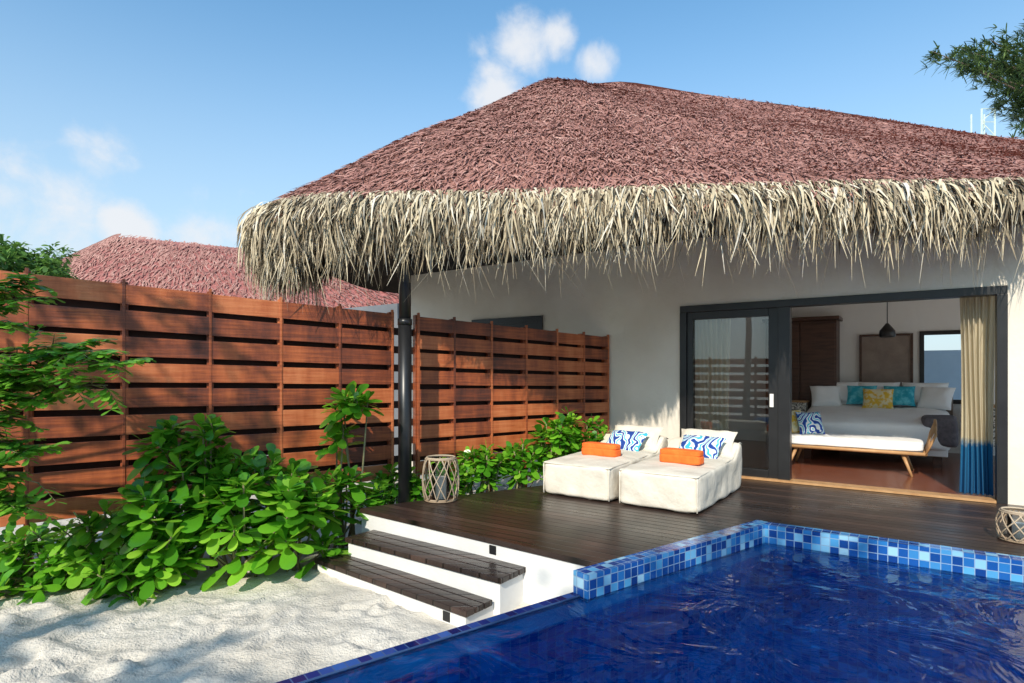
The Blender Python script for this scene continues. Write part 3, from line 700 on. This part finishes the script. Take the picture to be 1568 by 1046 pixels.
def naupaka(name,clumps,ll=.17,dens=1.0):
    e=empty(name); B=[];D=[];Ls=[];st=MB()
    for (cx,cy,cz,rx,ry,rz,n) in clumps:
        bx,by=cx,cy
        for k in range(max(3,int(n*dens))):
            a=rng.uniform(0,2*math.pi); ce=rng.uniform(-.85,1); rr=rng.uniform(.45,1)**.5; s=math.sqrt(max(0,1-ce*ce))
            c=Vector((cx+rx*rr*s*math.cos(a),cy+ry*rr*s*math.sin(a),cz+rz*rr*ce))
            if c.z<GZ+.08: c.z=GZ+.08+rng.uniform(0,.12)
            out=Vector((math.cos(a)*s*.6+rng.normal(0,.15),math.sin(a)*s*.6-.3+rng.normal(0,.15),.85)).normalized()
            if k%3==0:
                b0=Vector((bx+rng.uniform(-.3,.3)*rx,by+rng.uniform(-.3,.3)*ry,GZ))
                mid=b0.lerp(c,.5)+Vector((rng.normal(0,.04),rng.normal(0,.04),0))
                st.tube([b0,mid,c],[.016,.012,.008],5)
            else:
                st.tube([c-out*.22,c],[.006,.006],5)
            ax=out.cross(Vector((1,.2,0))).normalized(); ay=out.cross(ax)
            nl=int(rng.integers(9,14)); sc_=rng.uniform(.75,1.2)
            for i in range(nl):
                an=i*2.4+rng.uniform(-.25,.25); el=math.radians(2+60*(i/nl)+rng.uniform(-8,8))
                d=(ax*math.cos(an)+ay*math.sin(an))*math.cos(el)+out*math.sin(el)
                B.append(c-out*(.12*(1-i/nl))); D.append(d); Ls.append(ll*sc_*rng.uniform(.75,1.1)*(1-.35*i/nl))
    B=np.array([tuple(b) for b in B]);D=norm(np.array([tuple(b) for b in D]));Ls=np.array(Ls)
    leaves7('leaves',B,D,Ls,Ls*.47*rng.uniform(.85,1.1,len(Ls)),M_leaf,e,droop=.22)
    st.obj('stems',M_stem,e,True)
def cl(px,py,Y,rx,ry,rz,n):
    w=W(px,py,Y); return (w[0],w[1],w[2],rx,ry,rz,n)
naupaka('naupaka_shrub',[cl(255,668,5.5,.20,.2,.14,8),cl(325,655,5.6,.14,.15,.12,5),cl(290,755,5.5,.40,.3,.40,24),cl(235,810,5.1,.34,.25,.36,20)],.29)
naupaka('naupaka_shrub',[cl(400,750,5.75,.52,.28,.36,30),cl(370,800,5.35,.52,.25,.38,26),cl(460,795,5.6,.38,.25,.36,20),cl(345,725,5.7,.25,.2,.22,9)],.32)
naupaka('naupaka_shrub',[cl(540,618,6.4,.24,.2,.13,9),cl(525,668,6.4,.16,.15,.10,4),cl(510,760,6.2,.33,.18,.26,15)],.30)
naupaka('naupaka_shrub',[cl(60,850,5.2,.55,.3,.26,38),cl(165,835,5.2,.5,.3,.36,36),cl(0,880,5.0,.5,.3,.2,22),cl(200,870,4.95,.35,.18,.2,14)],.22)
naupaka('naupaka_shrub',[cl(610,742,6.95,.38,.12,.18,22),cl(565,765,6.4,.16,.1,.16,9),cl(735,712,7.4,.34,.14,.24,28),cl(690,730,7.2,.28,.12,.2,18)],.21)
naupaka('naupaka_shrub',[cl(850,680,7.7,.30,.16,.30,26),cl(800,707,7.55,.28,.14,.24,20),cl(905,668,8.1,.28,.14,.26,16),cl(868,642,7.9,.12,.12,.10,5)],.23)
e=empty('spider_lily'); b=np.array([W(205,895,4.85)]); n=16
an=rng.uniform(0,2*math.pi,n); D=norm(np.stack([np.cos(an)*.6,np.sin(an)*.6,np.full(n,.8)],1)); 
leaves('lily_leaves',np.repeat(np.array([[b[0,0],b[0,1],GZ]]),n,0),D,rng.uniform(.25,.4,n),np.full(n,.035),M_leaf,e,droop=.7)
# ---------------- feathery tree on left
def feather_branchlets(B,D,Ls,tips,st,nleaf=14,ll=.05):
    for (p0,p1) in tips:
        p0=Vector(p0);p1=Vector(p1); d=p1-p0; 
        st.tube([p0,p0.lerp(p1,.5)+Vector((0,0,.03*d.length)),p1],[.005,.003,.002],4)
        dn_=d.normalized(); s=dn_.cross(Vector((0,0,1))).normalized()
        for i in range(nleaf):
            t=(i+1)/nleaf; c=p0.lerp(p1,t)+Vector((0,0,.03*d.length*4*t*(1-t)))
            for sg in (-1,1):
                B.append(c); D.append((s*sg+dn_*.5+Vector((0,0,rng.normal(0,.15)))).normalized()); Ls.append(ll*(1-.4*t)*rng.uniform(.8,1.2))
e=empty('feathery_leaf_tree'); st=MB(); B=[];D=[];Ls=[]
root=Vector((-4.9,4.4,GZ))
trunk=[root,root+Vector((.05,0,1.0)),root+Vector((.0,0,2.2)),root+Vector((-.1,0,3.0))]
st.tube(trunk,[.07,.055,.04,.02],8)
targets=[(40,455,4.5),(65,430,4.6),(10,490,4.4),(150,525,4.5),(190,555,4.4),(170,535,4.4),(165,590,4.4),(120,570,4.3),(90,590,4.4),(60,610,4.3),(30,640,4.3),(85,690,4.3),(20,690,4.2),(10,590,4.3),(5,640,4.2),(60,740,4.3),(20,430,4.6),(15,770,4.3),(-20,600,4.3),(45,570,4.3),(10,720,4.2),(40,780,4.3)]
for (px,py,Y) in targets:
    tp=Vector(W(px,py,Y)); b0=trunk[1].lerp(trunk[2],min(1,max(0,(tp.z-.3)/2.2)))
    mid=b0.lerp(tp,.55)+Vector((0,0,.12)); st.tube([b0,mid,tp],[.018,.010,.004],5)
    for k in range(17):
        t=rng.uniform(.55,1.0); c=mid.lerp(tp,(t-.5)*2)
        dd=Vector((rng.normal(.35,.6),rng.normal(-.25,.4),rng.normal(-.08,.25))).normalized()*rng.uniform(.12,.24)
        feather_branchlets(B,D,Ls,[(c,c+dd)],st,5,.115)
B=np.array([tuple(b) for b in B]);D=np.array([tuple(b) for b in D]);Ls=np.array(Ls)
leaves('leaflets',B,D,Ls,Ls*.52,M_leaf2,e,droop=.2); st.obj('branches',M_stem,e,True)
# ---------------- generic leafy tree
def leafy_tree(name,base,h,crown_r,nc,nl,mat,ls=.12,flat=.6,trunk_r=.12,bend=(0,0)):
    e=empty(name); st=MB(); base=Vector(base); top=base+Vector((bend[0],bend[1],h))
    st.tube([base,base.lerp(top,.5)+Vector((.15,0,0)),top],[trunk_r,trunk_r*.7,trunk_r*.35],9)
    B=[];D=[]
    for k in range(nc):
        a=rng.uniform(0,2*math.pi); ce=rng.uniform(-.6,1); s=math.sqrt(1-ce*ce); rr=rng.uniform(.4,1)
        c=top+Vector((math.cos(a)*s*rr,math.sin(a)*s*rr,ce*rr*flat))*crown_r
        b0=base.lerp(top,rng.uniform(.55,.95)); st.tube([b0,b0.lerp(c,.5)+Vector((0,0,.1)),c],[trunk_r*.3,trunk_r*.15,.01],5)
        cr=crown_r*rng.uniform(.16,.3)
        q=rng.normal(0,1,(nl,3)); q=norm(q)*(rng.uniform(.3,1,(nl,1)))*cr; q[:,2]*=.7
        B.append(q+np.array(tuple(c))); D.append(norm(q+rng.normal(0,.5*cr,(nl,3))))
    B=np.concatenate(B);D=np.concatenate(D); Ls=ls*rng.uniform(.6,1.3,len(B))
    leaves('foliage',B,D,Ls,Ls*.45,mat,e,droop=.3); st.obj('trunk_and_limbs',M_bark,e,True)
w=W(20,400,15); leafy_tree('broadleaf_tree',(w[0],w[1],GZ),4.4,1.5,26,140,M_leaf3,.2)
w=W(-50,420,9); leafy_tree('broadleaf_tree',(w[0],w[1],GZ),3.1,1.0,20,130,M_leaf3,.16)
w=W(275,372,32); leafy_tree('broadleaf_tree',(w[0],w[1],GZ),8.0,1.4,14,80,M_leaf3,.35)
w=W(95,400,22)
def palm(base,h,n=15,L=1.8):
    e=empty('palm_tree'); st=MB(); base=Vector(base); top=base+Vector((.3,0,h)); st.tube([base,base.lerp(top,.5)+Vector((.15,0,0)),top],[.16,.12,.1],9)
    B=[];D=[];Ls=[]
    for k in range(n):
        a=2*math.pi*k/n+rng.uniform(-.2,.2); el=rng.uniform(.1,1.0); d=Vector((math.cos(a)*math.cos(el),math.sin(a)*math.cos(el),math.sin(el)))
        pts=[top+d*L*t-Vector((0,0,1))*(.75*L*t*t) for t in np.linspace(0,1,9)]
        st.tube(pts,[.02]*5+[.01]*4,4); 
        for i in range(44):
            t=(i+1)/45; f=t*8; j=min(7,int(f)); c=pts[j].lerp(pts[j+1],f-j); dd=(pts[j+1]-pts[j]).normalized(); s=dd.cross(Vector((0,0,1))).normalized()
            for sg in (-1,1): B.append(tuple(c)); D.append(tuple((s*sg+dd*.5+Vector((0,0,-.35))).normalized())); Ls.append(.45*math.sin(math.pi*(.15+.8*t)))
    B=np.array(B);D=np.array(D);Ls=np.array(Ls); leaves('fronds',B,D,Ls,np.full(len(Ls),.045),M_leaf3,e,droop=.4); st.obj('trunk',M_bark,e,True)
palm((w[0],w[1],GZ),5.5)
# shade trees outside the frame (dappled shade) and trees across the pool
leafy_tree('shade_tree',(-4.9,.6,GZ),6.3,1.6,13,42,M_leaf3,.20,.6,trunk_r=.12)
leafy_tree('shade_tree',(-5.6,-4.8,GZ),6.3,1.6,11,36,M_leaf3,.20,.6,trunk_r=.12)
leafy_tree('shade_tree',(-1.1,-4.0,GZ),7.0,1.7,13,45,M_leaf3,.2,.6,trunk_r=.12)
for (x,y,h,r) in ((-9,-8.5,4,2.2),(-4.5,-11,4.5,2.6),(2,-14,5,2.8),(8,-12,5.5,3)):
    leafy_tree('broadleaf_tree',(x,y,GZ),h,r,26,90,M_leaf3,.3,.7,trunk_r=.16)
# ---------------- casuarina top right
e=empty('casuarina_tree'); st=MB(); 
tb=Vector(W(1660,560,20)); tb.z=GZ; tt=Vector((tb.x+.2,tb.y,14.5)); st.tube([tb,tb.lerp(tt,.5),tt],[.3,.2,.04],10)
B=[];D=[];Ls=[]
br=[(1425,78),(1440,88),(1465,72),(1490,85),(1515,60),(1535,95),(1560,50),(1510,120),(1545,130),(1525,160),(1550,180),(1565,150),(1480,100),(1575,90),(1590,120),(1600,60),(1540,70),(1570,190),(1560,110),(1530,140),(1560,165),(1500,95)]
for (px,py) in br:
    tp=Vector(W(px,py,20+rng.uniform(-1.5,1.5))); b0=tb.lerp(tt,min(.97,max(.1,(tp.z-1.2-tb.z)/(tt.z-tb.z))))
    mid=b0.lerp(tp,.5)+Vector((0,0,-.15)); st.tube([b0,mid,tp],[.06,.035,.01],5)
    for k in range(60):
        t=rng.uniform(.35,1.0); c=(b0.lerp(mid,t*2) if t<.5 else mid.lerp(tp,(t-.5)*2))
        c=c+Vector((rng.normal(0,.14),rng.normal(0,.2),rng.normal(0,.13)))
        dm=(tp-b0).normalized()
        for _ in range(9):
            d=(dm*.9+Vector((rng.normal(0,.5),rng.normal(0,.5),rng.normal(.05,.5)))).normalized()
            B.append(tuple(c)); D.append(tuple(d)); Ls.append(rng.uniform(.15,.42))
B=np.array(B);D=np.array(D);Ls=np.array(Ls)
leaves('needles',B,D,Ls,np.full(len(Ls),.034),M_needle,e,droop=.25,prof=(1,1,1,.8,.3)); st.obj('trunk_and_limbs',M_bark,e,True)
e=empty('lattice_mast'); m=MB(); w=W(1505,195,45); 
M_mast=pm('mast_paint',[(.3,(.5,.6,.55)),(.7,(.6,.68,.62))],rough=.5)
for sx in (-.5,.5):
    for sy in (-.5,.5): m.tube([(w[0]+sx,w[1]+sy,GZ),(w[0]+sx,w[1]+sy,w[2]+1.2)],.06,5)
for k in range(20):
    z=w[2]+1.2-k*1.0; s=1 if k%2 else -1
    m.tube([(w[0]-.5*s,w[1]-.5,z),(w[0]+.5*s,w[1]-.5,z-1)],.04,4); m.tube([(w[0]-.5,w[1]-.5,z),(w[0]+.5,w[1]-.5,z)],.04,4)
m.obj('mast_lattice',M_mast,e)
# ---------------- light
hor=Vector((-.35,-.94,0)).normalized(); EL=math.radians(37)
sd=hor*math.cos(EL)+Vector((0,0,math.sin(EL)))
sl=bpy.data.lights.new('sun','SUN'); sl.energy=4.9; sl.angle=math.radians(.7); sl.color=(1,.91,.77)
so=bpy.data.objects.new('sun',sl); so.rotation_euler=sd.to_track_quat('Z','Y').to_euler(); link(so)
wd=bpy.data.worlds.new('World'); sc.world=wd; wd.use_nodes=True; N=wd.node_tree.nodes; L=wd.node_tree.links
bg=N['Background']; bg.inputs[1].default_value=.15
sky=N.new('ShaderNodeTexSky'); sky.sky_type='NISHITA'; sky.sun_disc=False; sky.sun_elevation=EL; sky.sun_rotation=math.atan2(hor.x,hor.y); sky.air_density=1.0; sky.dust_density=.6; sky.ozone_density=1.0
tc=N.new('ShaderNodeTexCoord')
def MM(op,a,b=None,clamp=False):
    x=N.new('ShaderNodeMath'); x.operation=op; x.use_clamp=clamp
    for i,s in enumerate((a,b)):
        if s is None: continue
        if isinstance(s,(int,float)): x.inputs[i].default_value=s
        else: L.new(s,x.inputs[i])
    return x.outputs[0]
mul=N.new('ShaderNodeMix'); mul.data_type='RGBA'; mul.blend_type='MULTIPLY'; mul.inputs[0].default_value=1; L.new(sky.outputs[0],mul.inputs[6]); mul.inputs[7].default_value=(1.0,1.5,1.6,1)
sp=N.new('ShaderNodeSeparateXYZ'); L.new(tc.outputs['Generated'],sp.inputs[0])
hz=N.new('ShaderNodeMapRange'); hz.interpolation_type='SMOOTHSTEP'; hz.inputs[1].default_value=-.02; hz.inputs[2].default_value=.58; hz.inputs[3].default_value=.9; hz.inputs[4].default_value=0; L.new(sp.outputs[2],hz.inputs[0])
hm=N.new('ShaderNodeMix'); hm.data_type='RGBA'; L.new(hz.outputs[0],hm.inputs[0]); L.new(mul.outputs[2],hm.inputs[6]); hm.inputs[7].default_value=(4.3,5.0,5.6,1)
noi=N.new('ShaderNodeTexNoise'); noi.inputs['Scale'].default_value=11; noi.inputs['Detail'].default_value=8; noi.inputs['Roughness'].default_value=.58; noi.inputs['Distortion'].default_value=.2; L.new(tc.outputs['Generated'],noi.inputs['Vector'])
acc=None
blobs=[(800,72,.11,1.15),(765,140,.12,1.15),(915,98,.075,1.15),(850,60,.085,.95),(740,80,.07,.7),(192,345,.08,1.35),(160,235,.14,.72),(60,345,.24,.82),(120,330,.17,.82),(320,345,.17,.72),(20,290,.22,.7)]
for (px,py,r,s) in blobs:
    d=Vector(((px-CX)/F,1,(HY-py)/F)).normalized()
    vm=N.new('ShaderNodeVectorMath'); vm.operation='DISTANCE'; vm.inputs[1].default_value=d; L.new(tc.outputs['Generated'],vm.inputs[0])
    mr=N.new('ShaderNodeMapRange'); mr.interpolation_type='SMOOTHSTEP'; mr.inputs[1].default_value=r; mr.inputs[2].default_value=0; mr.inputs[3].default_value=0; mr.inputs[4].default_value=s
    L.new(vm.outputs['Value'],mr.inputs[0]); acc=mr.outputs[0] if acc is None else MM('MAXIMUM',acc,mr.outputs[0])
cm=MM('SUBTRACT',MM('ADD',MM('MULTIPLY',noi.outputs[0],1.7),acc),1.34)
mr=N.new('ShaderNodeMapRange'); mr.interpolation_type='SMOOTHSTEP'; mr.inputs[1].default_value=0; mr.inputs[2].default_value=.65; L.new(cm,mr.inputs[0])
cmix=N.new('ShaderNodeMix'); cmix.data_type='RGBA'; L.new(MM('MULTIPLY',mr.outputs[0],.92),cmix.inputs[0])
L.new(hm.outputs[2],cmix.inputs[6]); cmix.inputs[7].default_value=(5.8,5.95,6.2,1)
L.new(cmix.outputs[2],bg.inputs[0])
# ---------------- camera
cam=bpy.data.cameras.new('camera'); cam.sensor_width=36; cam.lens=36*F/1568; cam.shift_y=47/1568; cam.clip_end=3000; cam.clip_start=.05
co=bpy.data.objects.new('camera',cam); co.location=(0,0,H); co.rotation_euler=(math.radians(90),0,0); link(co); sc.camera=co
sc.view_settings.view_transform='Standard'; sc.view_settings.look='None'; sc.view_settings.exposure=0
